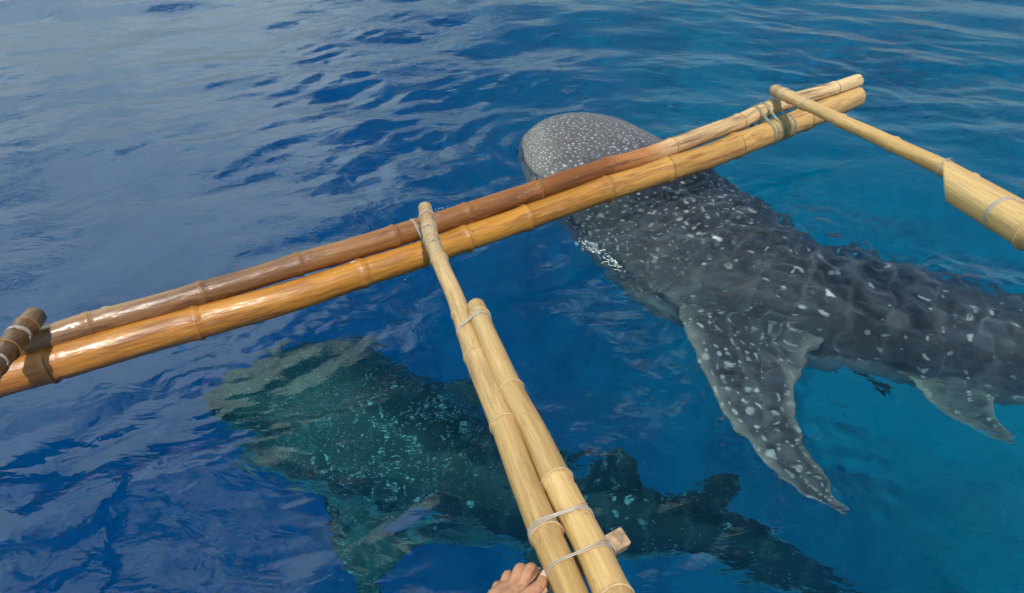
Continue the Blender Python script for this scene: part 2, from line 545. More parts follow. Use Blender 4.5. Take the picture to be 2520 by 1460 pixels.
def build_seabed():
    """pale sand shelving up to the right, falling away into deep water on the left"""
    a = np.concatenate([-np.geomspace(400, 14, 14), np.linspace(-13, 13, 90), np.geomspace(14, 400, 14)])
    X, Y = np.meshgrid(a, a)
    D = np.clip(14.5 - 2.1 * X - 0.5 * (Y - 2), 6.4, 45.0)
    r = np.random.default_rng(5)
    Z = np.zeros_like(X)
    for _ in range(24):
        l, th, ph = r.uniform(0.9, 6.0), r.uniform(0, 6.28), r.uniform(0, 6.28)
        Z += 0.030 * l * np.sin(2 * math.pi / l * (X * math.cos(th) + Y * math.sin(th)) + ph)
    Z = np.clip(Z, -0.6, 0.9) - D
    n = len(a)
    V = np.stack([X, Y, Z], -1).reshape(-1, 3)
    F = [(j * n + i, j * n + i + 1, (j + 1) * n + i + 1, (j + 1) * n + i) for j in range(n - 1) for i in range(n - 1)]
    m, t, b, o = new_mat("sand_and_reef")
    tc = N(t, "ShaderNodeTexCoord")
    nz = N(t, "ShaderNodeTexNoise", i_Scale=0.55, i_Detail=6.0, i_Roughness=0.6)
    t.links.new(tc.outputs["Object"], nz.inputs["Vector"])
    t.links.new(ramp(t, nz.outputs["Fac"], [(0.33, (0.07, 0.08, 0.06)), (0.54, (0.42, 0.39, 0.32))]), b.inputs["Base Color"])
    b.inputs["Roughness"].default_value = 0.95
    o = link("seabed", mesh_from("seabed", V, F), m)
    tag(o, "pale sandy sea floor dimly seen through the water", "seabed", kind="structure")


build_seabed()

# ------------------------------------------------------------------ whale sharks
class Skin:
    """collects one continuous animal mesh with its skin coordinates"""
    def __init__(self):
        self.V, self.F, self.K, self.B, self.mi = [], [], [], [], []

    def add(self, V, F, K, B, mi=0):
        o = len(self.V)
        self.V += [tuple(v) for v in V]
        self.F += [tuple(i + o for i in f) for f in F]
        self.K += [tuple(k) for k in K]
        self.B += list(B)
        self.mi += [mi] * len(F)

    def build(self, name, mats):
        me = mesh_from(name, self.V, self.F)
        a = me.attributes.new("skin", "FLOAT_VECTOR", "POINT")
        a.data.foreach_set("vector", np.array(self.K, np.float32).ravel())
        b = me.attributes.new("belly", "FLOAT", "POINT")
        b.data.foreach_set("value", np.array(self.B, np.float32))
        for m in mats:
            me.materials.append(m)
        me.polygons.foreach_set("material_index", self.mi)
        o = bpy.data.objects.new(name, me)
        COL.objects.link(o)
        return o


def shark_body(sk, ctrl, step=0.02, n=56):
    """ctrl rows: x y z halfwidth top bottom boxiness"""
    s, Q = resample(ctrl, step)
    P, hw, tp, bt, bx = Q[:, :3], Q[:, 3], Q[:, 4], Q[:, 5], Q[:, 6]
    T = unit(np.gradient(P, axis=0))
    up = np.array([0, 0, 1.0])
    V, F, K, B = [], [], [], []
    for i in range(len(P)):
        side = unit(np.cross(T[i], up))
        u = np.cross(side, T[i])
        for k in range(n):
            a = 2 * math.pi * k / n + math.pi / 2       # starts on the spine
            c, d = math.cos(a), math.sin(a)
            e = bx[i]
            cc = math.copysign(abs(c) ** e, c)
            dd = math.copysign(abs(d) ** e, d)
            # low ridges running the length of the back and flanks
            f = 1.0
            if 0.55 < s[i]:
                w = min(1.0, (s[i] - 0.55) / 0.5)
                ang = abs(math.degrees(math.atan2(c, d)))
                for ra in (0, 38, 66):
                    f += w * 0.035 * math.exp(-((ang - ra) / 5.0) ** 2)
            V.append(P[i] + side * hw[i] * cc * f + u * (tp[i] if d > 0 else bt[i]) * dd * f)
            arc = (k / n if k <= n / 2 else k / n - 1) * 2 * math.pi
            K.append((s[i], arc * (hw[i] + 0.5 * (tp[i] + bt[i])) * 0.5, 0))
            B.append(0.5 - 0.5 * d)
    m = len(P)
    for i in range(m - 1):
        for k in range(n):
            l = (k + 1) % n
            F.append((i * n + k, (i + 1) * n + k, (i + 1) * n + l, i * n + l))
    F.append(tuple(range(n)))
    F.append(tuple((m - 1) * n + k for k in range(n))[::-1])
    sk.add(V, F, K, B)
    return s, P, T, hw, tp, bt


def fin(sk, lead, trail, thick, upsign=1, u0=1.2, nc=22, nt=40, belly_up=0.0):
    """blade between a leading and a trailing edge (root first, tip last), with a rounded section"""
    lead, trail = np.asarray(lead, float), np.asarray(trail, float)
    t = np.linspace(0, 1, nt)
    L = catmull(lead, t * (len(lead) - 1))
    R = catmull(trail, t * (len(trail) - 1))
    V, F, K, B = [], [], [], []
    sec = []
    for k in range(nc):                                  # round the section: over the top, back under
        a = 2 * math.pi * k / nc
        x = 0.5 - 0.5 * math.cos(a)
        y = math.copysign(abs(math.sin(a)) ** 0.9, math.sin(a)) * (1 - 0.55 * x)
        sec.append((x, y))
    for i in range(nt):
        ch = R[i] - L[i]
        j = min(i + 1, nt - 1)
        al = (L[j] + R[j] - L[max(0, i - 1)] - R[max(0, i - 1)])
        nn = np.cross(ch, al)
        nl = np.linalg.norm(nn)
        nn = nn / nl if nl > 1e-9 else np.array([0, 0, 1.0])
        if nn[2] < 0:
            nn = -nn
        th = thick * (1 - 0.75 * t[i]) * min(1.0, np.linalg.norm(ch) / 0.12)
        for x, y in sec:
            p = L[i] + ch * x + nn * y * th
            V.append(p)
            K.append((u0 + 0.2 * t[i] + 7.1 * 0 + p[0] * 0.0 + x * np.linalg.norm(ch), 3.0 + t[i] * 0.9 + (0.7 if y < 0 else 0), 0))
            B.append(belly_up + 0.24 * abs(2 * x - 1) ** 3 if y >= 0 else 0.9)
    for i in range(nt - 1):
        for k in range(nc):
            l = (k + 1) % nc
            F.append((i * nc + k, i * nc + l, (i + 1) * nc + l, (i + 1) * nc + k))
    F.append(tuple(range(nc))[::-1])
    F.append(tuple((nt - 1) * nc + k for k in range(nc)))
    sk.add(V, F, K, B)


def ball(c, r, n=10, m=7):
    V, F = [], []
    for i in range(m + 1):
        a = math.pi * i / m
        for k in range(n):
            b = 2 * math.pi * k / n
            V.append((c[0] + r * math.sin(a) * math.cos(b), c[1] + r * math.sin(a) * math.sin(b), c[2] + r * math.cos(a)))
    for i in range(m):
        for k in range(n):
            l = (k + 1) % n
            F.append((i * n + k, (i + 1) * n + k, (i + 1) * n + l, i * n + l))
    return V, F


M_EYE = mat_simple("shark_eye", (0.01, 0.01, 0.012), 0.1, 0.1)

# --- the shark at the surface, its head pushed up under the bamboo floats
sk = Skin()
ctrl = [  # x, y, z, halfwidth, top, bottom, boxiness
    (0.250, 3.445, -0.055, 0.075, 0.050, 0.050, 0.85),
    (0.263, 3.415, -0.055, 0.160, 0.090, 0.080, 0.88),
    (0.290, 3.345, -0.055, 0.250, 0.122, 0.130, 0.90),
    (0.340, 3.215, -0.060, 0.335, 0.150, 0.180, 0.92),
    (0.470, 2.945, -0.095, 0.420, 0.168, 0.235, 0.93),
    (0.690, 2.590, -0.190, 0.445, 0.165, 0.270, 0.95),
    (0.900, 2.305, -0.245, 0.445, 0.172, 0.280, 0.97),
    (1.126, 2.135, -0.265, 0.370, 0.178, 0.260, 0.98),
    (1.360, 2.020, -0.275, 0.335, 0.178, 0.230, 1.0),
    (1.600, 1.920, -0.280, 0.312, 0.172, 0.210, 1.0),
    (1.850, 1.825, -0.280, 0.290, 0.168, 0.190, 1.0),
    (2.300, 1.740, -0.225, 0.225, 0.150, 0.160, 1.0),
    (2.900, 1.680, -0.230, 0.150, 0.110, 0.110, 1.0),
    (3.500, 1.700, -0.235, 0.085, 0.065, 0.065, 1.0),
    (3.900, 1.740, -0.235, 0.050, 0.050, 0.050, 1.0),
]
s1, P1, T1, hw1, tp1, bt1 = shark_body(sk, ctrl)
# near (left) pectoral fin
fin(sk, [(0.800, 2.20, -0.20), (0.620, 1.99, -0.17), (0.615, 1.79, -0.15), (0.643, 1.525, -0.16), (0.704, 1.357, -0.18), (0.790, 1.215, -0.20), (0.900, 1.125, -0.22)],
    [(1.20, 1.98, -0.22), (1.035, 1.760, -0.16), (0.945, 1.640, -0.14), (0.880, 1.515, -0.15), (0.875, 1.380, -0.18), (0.905, 1.240, -0.20), (0.935, 1.140, -0.22)], 0.030, u0=0.80, belly_up=0.28)
# far (right) pectoral fin, slanting down out of sight
fin(sk, [(0.95, 2.45, -0.26), (1.25, 2.60, -0.34), (1.50, 2.62, -0.45), (1.75, 2.52, -0.56)],
    [(1.30, 2.15, -0.26), (1.45, 2.28, -0.34), (1.60, 2.38, -0.45), (1.78, 2.46, -0.56)], 0.028, u0=1.15)
# pelvic fins
fin(sk, [(1.36, 1.85, -0.30), (1.345, 1.70, -0.28), (1.365, 1.575, -0.28), (1.44, 1.495, -0.30), (1.57, 1.425, -0.32)],
    [(1.80, 1.74, -0.30), (1.70, 1.64, -0.28), (1.60, 1.59, -0.28), (1.56, 1.52, -0.30), (1.585, 1.435, -0.32)], 0.016, u0=1.6, belly_up=0.36)
fin(sk, [(1.75, 1.90, -0.28), (1.86, 1.98, -0.34), (2.05, 2.00, -0.40)], [(1.95, 1.80, -0.28), (2.00, 1.88, -0.34), (2.08, 1.97, -0.40)], 0.014, u0=1.6)
# dorsal fins and tail fluke, beyond the frame on the right
fin(sk, [(2.15, 1.66, -0.10), (2.30, 1.63, 0.06), (2.47, 1.60, 0.16)], [(2.55, 1.60, -0.10), (2.52, 1.60, 0.03), (2.50, 1.60, 0.15)], 0.02, u0=2.2)
fin(sk, [(3.00, 1.58, -0.14), (3.08, 1.58, -0.06), (3.18, 1.59, -0.03)], [(3.22, 1.60, -0.15), (3.21, 1.60, -0.08), (3.20, 1.60, -0.03)], 0.012, u0=3.0)
fin(sk, [(3.78, 1.70, -0.23), (4.05, 1.80, 0.02), (4.40, 1.95, 0.26)], [(3.98, 1.78, -0.26), (4.15, 1.85, -0.06), (4.42, 1.96, 0.24)], 0.018, u0=3.6)
fin(sk, [(3.78, 1.70, -0.23), (3.92, 1.75, -0.40), (4.10, 1.82, -0.52)], [(3.98, 1.78, -0.24), (4.03, 1.80, -0.38), (4.12, 1.83, -0.51)], 0.016, u0=3.6)
for sd in (-1, 1):
    i = int(np.argmin(abs(s1 - 0.20)))
    side = unit(np.cross(T1[i], (0, 0, 1.0)))
    V, F = ball(P1[i] + side * sd * hw1[i] * 0.97 + np.array([0, 0, -0.03]), 0.016)
    sk.add(V, F, [(0, 0, 0)] * len(V), [0] * len(V), 1)
w1 = sk.build("whale_shark", [M_SHARK, M_EYE])
tag(w1, "dark grey white-spotted whale shark breaking the surface, its head passing under the bamboo floats", "shark", "whale sharks beside the boat")

# --- the deeper shark, swimming under the outrigger arm
sk = Skin()
ctrl = [
    (-1.157, 2.150, -1.010, 0.137, 0.058, 0.058, 0.70),
    (-1.129, 2.129, -1.010, 0.218, 0.097, 0.092, 0.72),
    (-1.050, 2.088, -1.010, 0.292, 0.126, 0.138, 0.75),
    (-0.835, 2.018, -1.010, 0.345, 0.172, 0.196, 0.82),
    (-0.566, 1.877, -1.020, 0.329, 0.191, 0.220, 0.92),
    (-0.307, 1.727, -1.030, 0.289, 0.190, 0.220, 0.97),
    (-0.011, 1.600, -1.040, 0.232, 0.174, 0.197, 1.00),
    (0.268, 1.521, -1.040, 0.180, 0.151, 0.162, 1.00),
    (0.505, 1.481, -1.040, 0.141, 0.128, 0.128, 1.00),
    (0.712, 1.432, -1.060, 0.110, 0.105, 0.105, 1.00),
    (0.945, 1.350, -1.120, 0.076, 0.076, 0.076, 1.00),
    (1.125, 1.285, -1.220, 0.048, 0.053, 0.053, 1.00),
    (1.265, 1.225, -1.340, 0.025, 0.046, 0.046, 1.00),
]
s2, P2, T2, hw2, tp2, bt2 = shark_body(sk, ctrl)
fin(sk, [(-0.647, 1.802, -1.050), (-0.758, 1.631, -1.060), (-0.648, 1.505, -1.090), (-0.596, 1.366, -1.130), (-0.527, 1.227, -1.170)],
    [(-0.150, 1.700, -1.050), (-0.250, 1.500, -1.050), (-0.389, 1.416, -1.070), (-0.423, 1.322, -1.120), (-0.463, 1.216, -1.170)], 0.024, u0=1.0)
fin(sk, [(-0.519, 1.984, -1.030), (-0.381, 2.109, -1.010), (-0.253, 2.144, -1.000), (-0.115, 2.111, -1.000)],
    [(-0.209, 1.738, -1.030), (-0.163, 1.852, -1.010), (-0.138, 1.966, -1.000), (-0.104, 2.078, -1.000)], 0.022, u0=1.0)
fin(sk, [(0.175, 1.609, -0.920), (0.280, 1.640, -0.810), (0.387, 1.644, -0.740)], [(0.466, 1.515, -0.950), (0.444, 1.568, -0.850), (0.411, 1.621, -0.750)], 0.014, u0=1.4)
fin(sk, [(0.547, 1.502, -0.970), (0.676, 1.552, -0.890), (0.792, 1.586, -0.870)], [(0.768, 1.441, -0.990), (0.793, 1.503, -0.910), (0.817, 1.568, -0.870)], 0.010, u0=1.6)
fin(sk, [(0.057, 1.462, -1.070), (0.046, 1.369, -1.110), (0.116, 1.276, -1.150)], [(0.256, 1.417, -1.070), (0.209, 1.334, -1.110), (0.151, 1.264, -1.150)], 0.010, u0=1.6)
fin(sk, [(1.17, 1.27, -1.24), (1.34, 1.21, -1.22), (1.50, 1.14, -1.18)], [(1.28, 1.22, -1.38), (1.39, 1.18, -1.30), (1.52, 1.13, -1.20)], 0.012, u0=2.0)
fin(sk, [(1.17, 1.26, -1.26), (1.22, 1.22, -1.42), (1.28, 1.17, -1.54)], [(1.28, 1.22, -1.36), (1.29, 1.20, -1.44), (1.30, 1.16, -1.55)], 0.010, u0=2.0)
for sd in (-1, 1):
    i = int(np.argmin(abs(s2 - 0.15)))
    side = unit(np.cross(T2[i], (0, 0, 1.0)))
    V, F = ball(P2[i] + side * sd * hw2[i] * 0.97 + np.array([0, 0, -0.02]), 0.012)
    sk.add(V, F, [(0, 0, 0)] * len(V), [0] * len(V), 1)
w2 = sk.build("whale_shark", [M_SHARK_DIM, M_EYE])
tag(w2, "dim blue-green whale shark swimming deeper, wholly under water beneath the outrigger arm", "shark", "whale sharks beside the boat")

# --- slender dark fish keeping station under the surfacing shark
def fish(pts, r, label):
    s, Q = resample(np.asarray(pts, float), 0.006)
    f = s / s[-1]
    rad = r * np.interp(f, [0, 0.06, 0.25, 0.5, 0.8, 0.92, 1.0], [0.15, 0.55, 1.0, 0.95, 0.45, 0.22, 0.2])
    V, F = tube(Q, rad, 14)
    V = [np.asarray(v) for v in V]
    T = unit(Q[-1] - Q[0])
    sd = unit(np.cross(T, (0, 0, 1.0)))
    def plate(p):                                        # thin fin with both faces
        o = len(V)
        for q in p:
            V.append(np.asarray(q) + sd * 0.0015)
        for q in p:
            V.append(np.asarray(q) - sd * 0.0015)
        n = len(p)
        F.append(tuple(o + i for i in range(n)))
        F.append(tuple(o + n + i for i in range(n))[::-1])
        for i in range(n):
            j = (i + 1) % n
            F.append((o + i, o + n + i, o + n + j, o + j))
    up = np.array([0, 0, 1.0])
    e = Q[-1]
    plate([e - T * r * 0.8, e + T * r * 2.4 + up * r * 1.7, e + T * r * 1.4, e + T * r * 2.4 - up * r * 1.7])
    m_ = Q[int(len(Q) * 0.55)]
    plate([m_ + up * r * 0.7, m_ + T * r * 1.2 + up * r * 1.25, m_ + T * r * 3.5 + up * r * 0.55])
    plate([m_ - up * r * 0.7, m_ + T * r * 3.5 - up * r * 0.55, m_ + T * r * 1.2 - up * r * 1.25])
    o = link("fish", mesh_from("fish", V, F), mat_simple("fish_skin", (0.03, 0.035, 0.04), 0.4, 0.5, 60))
    tag(o, label, "fish")


fish([(1.156, 1.843, -0.4), (1.199, 1.801, -0.4), (1.245, 1.751, -0.4), (1.282, 1.701, -0.4)], 0.019, "slender dark fish in the water just behind the surfacing shark's near fin")

# ------------------------------------------------------------------ bamboo
def bamboo(name, pts, radii, nodes, mat, node_mat, parent, label=None, seed=0, ends=(True, True), ring=0.0015, jig=0.005, skew=0.0):
    """pts control points; radii at control points; nodes = fractions of the length where the joints sit"""
    r = random.Random(seed)
    ctrl = np.c_[np.asarray(pts, float), np.asarray(radii, float)]
    s, Q = resample(ctrl, 0.009)
    Ln = s[-1]
    P, rad = Q[:, :3].copy(), Q[:, 3].copy()
    nd = sorted(f * Ln for f in nodes)
    # the culm kinks a little at every joint
    for a in nd:
        off = np.array([r.uniform(-1, 1), r.uniform(-1, 1), r.uniform(-0.5, 0.5)]) * jig
        P += np.exp(-((s - a) / 0.10) ** 2)[:, None] * off
    prof = np.ones_like(s)
    for a in nd:
        prof += 0.085 * np.exp(-((s - a) / 0.009) ** 2) - 0.05 * np.exp(-((s - a - 0.016) / 0.007) ** 2) + 0.03 * np.exp(-((s - a) / 0.045) ** 2)
    rad = rad * prof
    T = unit(np.gradient(P, axis=0))
    up = np.array([0, 0, 1.0])
    n = 28
    V, F, A, Fr, Sg = [], [], [], [], []
    bounds = nd + [Ln + 1]
    segv = [r.random() for _ in bounds]
    frames = []
    oval = [r.uniform(-0.03, 0.03) for _ in range(6)]
    for i in range(len(P)):
        side = unit(np.cross(T[i], up))
        w = np.cross(side, T[i])
        frames.append((side, w))
        si = next(k for k, b in enumerate(bounds) if s[i] <= b)
        for k in range(n):
            a = 2 * math.pi * k / n - math.pi / 2
            rr = rad[i] * (1 + oval[0] * math.cos(2 * a) + oval[1] * math.sin(3 * a + s[i] * 2) * 0.6)
            V.append(P[i] + rr * (math.cos(a) * side + math.sin(a) * w) - T[i] * skew * (math.cos(a) - 0.5 * math.sin(a)) * max(0.0, 1 - s[i] / 0.12))
            A.append((math.cos(a) * rad[i] + seed * 1.7, math.sin(a) * rad[i], s[i]))
            Fr.append(s[i] / Ln)
            Sg.append(segv[si])
    m = len(P)
    for i in range(m - 1):
        for k in range(n):
            l = (k + 1) % n
            F.append((i * n + k, i * n + l, (i + 1) * n + l, (i + 1) * n + k))
    # cut ends: wall thickness and a hollow
    for e, (i, sg_) in enumerate(((0, -1), (m - 1, 1))):
        base = [i * n + k for k in range(n)]
        rings = [base]
        for q, dep in ((0.93, 0.003), (0.74, 0.003), (0.70, -0.018)):
            o0 = len(V)
            for k in range(n):
                c = P[i] + T[i] * sg_ * dep
                V.append(c + (np.asarray(V[base[k]]) - P[i]) * q)
                A.append(A[base[k]])
                Fr.append(Fr[base[k]])
                Sg.append(Sg[base[k]])
            rings.append([o0 + k for k in range(n)])
        for q in range(3):
            for k in range(n):
                l = (k + 1) % n
                f = (rings[q][k], rings[q][l], rings[q + 1][l], rings[q + 1][k])
                F.append(f if sg_ > 0 else f[::-1])
        F.append(tuple(rings[3]) if sg_ > 0 else tuple(rings[3][::-1]))
    me = mesh_from(name, V, F)
    for an, dat in (("frac", Fr), ("seg", Sg)):
        at = me.attributes.new(an, "FLOAT", "POINT")
        at.data.foreach_set("value", np.array(dat, np.float32))
    at = me.attributes.new("bam", "FLOAT_VECTOR", "POINT")
    at.data.foreach_set("vector", np.array(A, np.float32).ravel())
    o = link(name, me, mat, parent)
    if label:
        o["label"] = label
    for a in nd:
        i = int(np.argmin(abs(s - a)))
        side, w = frames[i]
        tilt = r.uniform(-0.06, 0.06)
        ringp = []
        for k in range(28):
            an = 2 * math.pi * k / 28
            rr = rad[i] + ring * 0.1
            ringp.append(P[i] + rr * (math.cos(an) * side + math.sin(an) * w) + T[i] * (tilt * rr * math.sin(an) + 0.0012 * math.sin(3 * an + seed)))
        tv, tf = tube(ringp, ring, 6, True)
        link("node_ring", mesh_from("node_ring", tv, tf), node_mat, o)
    return o, s, P, rad, T


def hull2d(pts):
    pts = sorted(set((round(a, 6), round(b, 6)) for a, b in pts))
    def half(it):
        h = []
        for p in it:
            while len(h) > 1 and (h[-1][0] - h[-2][0]) * (p[1] - h[-2][1]) - (h[-1][1] - h[-2][1]) * (p[0] - h[-2][0]) <= 0:
                h.pop()
            h.append(p)
        return h
    lo, hi = half(pts), half(pts[::-1])
    return lo[:-1] + hi[:-1]


def lashing(origin, u, v, circles, turns, pitch, r, mat, parent, seed=0, slack=0.0):
    """cord wound round a bundle: circles (cx, cy, radius) in the plane u, v; wound along u x v"""
    rd = random.Random(seed)
    u, v = unit(np.array(u, float)), unit(np.array(v, float))
    v = unit(v - u * (u @ v))
    w = np.cross(u, v)
    pts = []
    for cx, cy_, rr in circles:
        for k in range(40):
            a = 2 * math.pi * k / 40
            pts.append((cx + (rr + r * 0.7) * math.cos(a), cy_ + (rr + r * 0.7) * math.sin(a)))
    H = np.array(hull2d(pts))
    H = np.vstack([H, H[:1]])
    d = np.r_[0, np.cumsum(np.linalg.norm(np.diff(H, axis=0), axis=1))]
    path = []
    nn = 64
    for j in range(int(turns * nn) + 1):
        f = (j / nn) % 1.0
        q = f * d[-1]
        x, y = np.interp(q, d, H[:, 0]), np.interp(q, d, H[:, 1])
        lift = 1 + slack * rd.random()
        path.append(np.asarray(origin) + u * x * lift + v * y * lift + w * ((j / nn - turns / 2) * pitch + 0.0012 * math.sin(j * 0.21 + seed)))
    V, F = tube(path, r, 6)
    # knot with two loose tails, on the upper side of the bundle
    k0 = int(np.argmax([p[2] for p in path]))
    for q in range(3):
        v, f = ball(path[k0] + np.array([rd.gauss(0, r), rd.gauss(0, r), r * 0.8]), r * rd.uniform(1.3, 1.9), 7, 5)
        o0 = len(V)
        V += v
        F += [tuple(i + o0 for i in g) for g in f]
    for q in range(2):
        dx, dy = rd.gauss(0, 1), rd.gauss(0, 1)
        tl = [path[k0] + np.array([dx * 0.010 * e + 0.002 * math.sin(4 * e + q), dy * 0.010 * e, r + 0.004 * math.sin(2.4 * e) - 0.002 * e * e]) for e in np.linspace(0, 1.7, 8)]
        v, f = tube(tl, r * 0.55, 5)
        o0 = len(V)
        V += v
        F += [tuple(i + o0 for i in g) for g in f]
    return link("lashing", mesh_from("lashing", V, F), mat, parent)


rig = bpy.data.objects.new("outrigger", None)
rig.location = (0.0, 1.9, 0.0)
COL.objects.link(rig)
tag(rig, "outrigger of lashed bamboo poles, two long floats under tan cross arms, above the water", "outrigger")
bpy.context.view_layer.update()
_link = link


def link(name, me, mat=None, parent=None):               # parts keep the world coordinates they are built in
    o = _link(name, me, mat, parent)
    if parent is rig:
        o.location = -Vector(rig.location)
    return o


lowP = [(-1.50, 1.235, 0.20), (-1.367, 1.306, .2), (-1.205, 1.392, .2), (-0.964, 1.521, .2), (-0.704, 1.648, .2), (-0.432, 1.809, .2), (-0.166, 1.975, .2),
        (0.118, 2.167, .2), (0.474, 2.396, .2), (0.843, 2.623, .2), (1.286, 2.947, .2), (1.670, 3.235, .2)]
lowR = [.046, .048, .050, .049, .047, .045, .044, .045, .048, .050, .051, .049]
low, sL, PL, rL, TL = bamboo("float_pole", lowP, lowR, [0.075, 0.175, 0.31, 0.41, 0.475, 0.575, 0.655, 0.76, 0.885], M_FLOAT_LOW, M_NODE_D, rig,
                             "glossy orange bamboo float, the thicker and nearer of the pair", 3)
upP = [(-1.44, 1.30, .255), (-1.304, 1.375, .26), (-1.170, 1.459, .26), (-0.906, 1.603, .26), (-0.633, 1.762, .26), (-0.368, 1.920, .26), (-0.099, 2.089, .26),
       (0.196, 2.285, .26), (0.528, 2.484, .26), (0.895, 2.745, .265), (1.185, 2.964, .268), (1.665, 3.262, .270)]
upR = [.033, .034, .034, .034, .035, .036, .037, .037, .036, .034, .033, .032]
upo, sU, PU, rU, TU = bamboo("float_pole", upP, upR, [0.085, 0.165, 0.245, 0.330, 0.405, 0.485, 0.575, 0.665, 0.775, 0.95], M_FLOAT_UP, M_NODE_D, rig,
                             "red-brown bamboo float fading to pale tan at its far end, thinner of the pair", 5)

# branch scars on the floats
def scar(P, T, rad, frac, ang, size, parent, mat):
    i = int(frac * (len(P) - 1))
    side = unit(np.cross(T[i], (0, 0, 1.0)))
    w = np.cross(side, T[i])
    n_ = math.cos(ang) * side + math.sin(ang) * w
    q = np.cross(T[i], n_)
    V, F = ball((0, 0, 0), 1.0, 12, 8)
    V = [P[i] + n_ * (rad[i] * 0.985 + v[2] * size * 0.28) + T[i] * v[0] * size * 1.25 + q * v[1] * size * 0.7 for v in V]
    link("branch_scar", mesh_from("branch_scar", V, F), mat, parent)


M_SCAR = mat_simple("branch_scar", (0.15, 0.09, 0.05), 0.7, 0.6, 220)
M_SCAR_P = mat_simple("branch_scar_pale", (0.42, 0.36, 0.30), 0.6, 0.5, 220)
for fr_, an_, sz_, mt_ in ((0.262, 1.95, 0.008, M_SCAR), (0.305, 1.85, 0.010, M_SCAR_P), (0.315, 2.2, 0.007, M_SCAR), (0.60, 2.0, 0.008, M_SCAR), (0.085, 2.1, 0.009, M_SCAR_P)):
    scar(PL, TL, rL, fr_, an_, sz_, low, mt_)
for fr_, an_, sz_, mt_ in ((0.10, 2.2, 0.009, M_SCAR_P), (0.24, 2.5, 0.008, M_SCAR), (0.40, 2.1, 0.008, M_SCAR), (0.655, 2.3, 0.010, M_SCAR), (0.73, 2.0, 0.008, M_SCAR)):
    scar(PU, TU, rU, fr_, an_, sz_, upo, mt_)

# middle arm: weathered slender pole and the thicker pole bound to its side
caP = [(-0.285, 1.963, .335), (-0.244, 1.765, .352), (-0.200, 1.587, .372), (-0.135, 1.379, .395), (-0.096, 1.215, .417), (-0.052, 1.049, .438),
       (-0.016, 0.917, .458), (0.022, 0.775, .478), (0.057, 0.662, .499), (0.091, 0.538, .520), (0.135, 0.380, .545)]
caR = [.0215, .0225, .0225, .0225, .0240, .0255, .0260, .0255, .0255, .0240, .0235]
arm, sA, PA, rA, TA = bamboo("arm_pole", caP, caR, [0.045, 0.085, 0.135, 0.215, 0.40, 0.515, 0.655, 0.83, 0.965], M_ARM_W, M_NODE_P, rig,
                             "weathered slender bamboo arm crossing over both floats", 11)
cbP = [(-0.089, 1.335, .425), (-0.056, 1.195, .448), (0.024, 0.949, .470), (0.082, 0.755, .493), (0.123, 0.622, .515), (0.145, 0.528, .537), (0.185, 0.370, .565)]
cbR = [.0225, .0235, .0250, .0265, .0270, .0265, .0260]
armb, sB, PB, rB, TB = bamboo("arm_pole", cbP, cbR, [0.05, 0.33, 0.60, 0.845], M_ARM_P, M_NODE_P, rig,
                              "pale thicker bamboo pole lashed alongside the middle arm", 12)
# right arm and the stout beam it is tied to
raP = [(1.16, 2.971, 0.338), (1.2, 2.807, 0.36), (1.296, 2.536, 0.381), (1.386, 2.257, 0.403), (1.439, 2.062, 0.425), (1.457, 1.887, 0.447), (1.478, 1.704, 0.468), (1.506, 1.5, 0.49)]
raR = [.0235, .0240, .0250, .0265, .0275, .0280, .0280, .0280]
armr, sR, PR, rR, TR = bamboo("arm_pole", raP, raR, [0.045, 0.085, 0.14, 0.29, 0.47, 0.70], M_ARM, M_NODE_P, rig,
                              "tan bamboo arm crossing over the far ends of the floats", 13)
rbP = [(1.290, 1.835, 0.505), (1.318, 1.68, 0.516), (1.338, 1.551, 0.528), (1.367, 1.418, 0.539), (1.382, 1.301, 0.55)]
rbR = [.0465, .0470, .0475, .0480, .0485]
armrb, sRB, PRB, rRB, TRB = bamboo("arm_pole", rbP, rbR, [0.62], M_ARM_P, M_NODE_P, rig,
                                   "stout pale bamboo beam with a slanting cut end, tied over the right arm", 14, skew=-0.06)
# left arm end
laP = [(-1.268, 1.415, .330), (-1.244, 1.276, .352), (-1.212, 1.146, .380), (-1.165, 0.95, .42)]
laR = [.0270, .0280, .0285, .029]
arml, sLA, PLA, rLA, TLA = bamboo("arm_pole", laP, laR, [0.12, 0.36, 0.62], M_ARM_D, M_NODE_D, rig, "dark brown bound bamboo arm end over the floats' wet end", 15)

# squared wooden cross piece under the doubled arm
a0, a1 = Vector((-0.005, 0.553, .461)), Vector((0.189, 0.668, .461))
M_WOOD = mat_simple("sawn_wood", (0.36, 0.245, 0.15), 0.8, 0.55, 70, bump=0.0015)
bm = bmesh.new()
ln = (a1 - a0).length
bmesh.ops.create_cube(bm, size=1.0)
bmesh.ops.scale(bm, vec=(ln, 0.031, 0.031), verts=bm.verts)
bmesh.ops.bevel(bm, geom=bm.edges[:], offset=0.0015, segments=2, affect="EDGES")
xd = (a1 - a0).normalized()
rot = Matrix((xd, Vector((0, 0, 1)).cross(xd), Vector((0, 0, 1)))).transposed().to_4x4() @ Matrix.Rotation(math.radians(14), 4, "X")
bmesh.ops.transform(bm, matrix=Matrix.Translation((a0 + a1) / 2) @ rot, verts=bm.verts)
me = bpy.data.meshes.new("cross_piece")
bm.to_mesh(me)
bm.free()
stick = link("cross_piece", me, M_WOOD, rig)
stick["label"] = "short squared wooden cross piece tied under the doubled arm"


# cords ----------------------------------------------------------------
def near(P, q):
    return int(np.argmin(np.linalg.norm(np.asarray(P) - np.asarray(q), axis=1)))


def coil(P, T, rad, i, turns, pitch, r, mat, seed=0):
    side = unit(np.cross(T[i], (0, 0, 1.0)))
    return lashing(P[i], side, np.cross(side, T[i]), [(0, 0, rad[i])], turns, pitch, r, mat, rig, seed, 0.02)


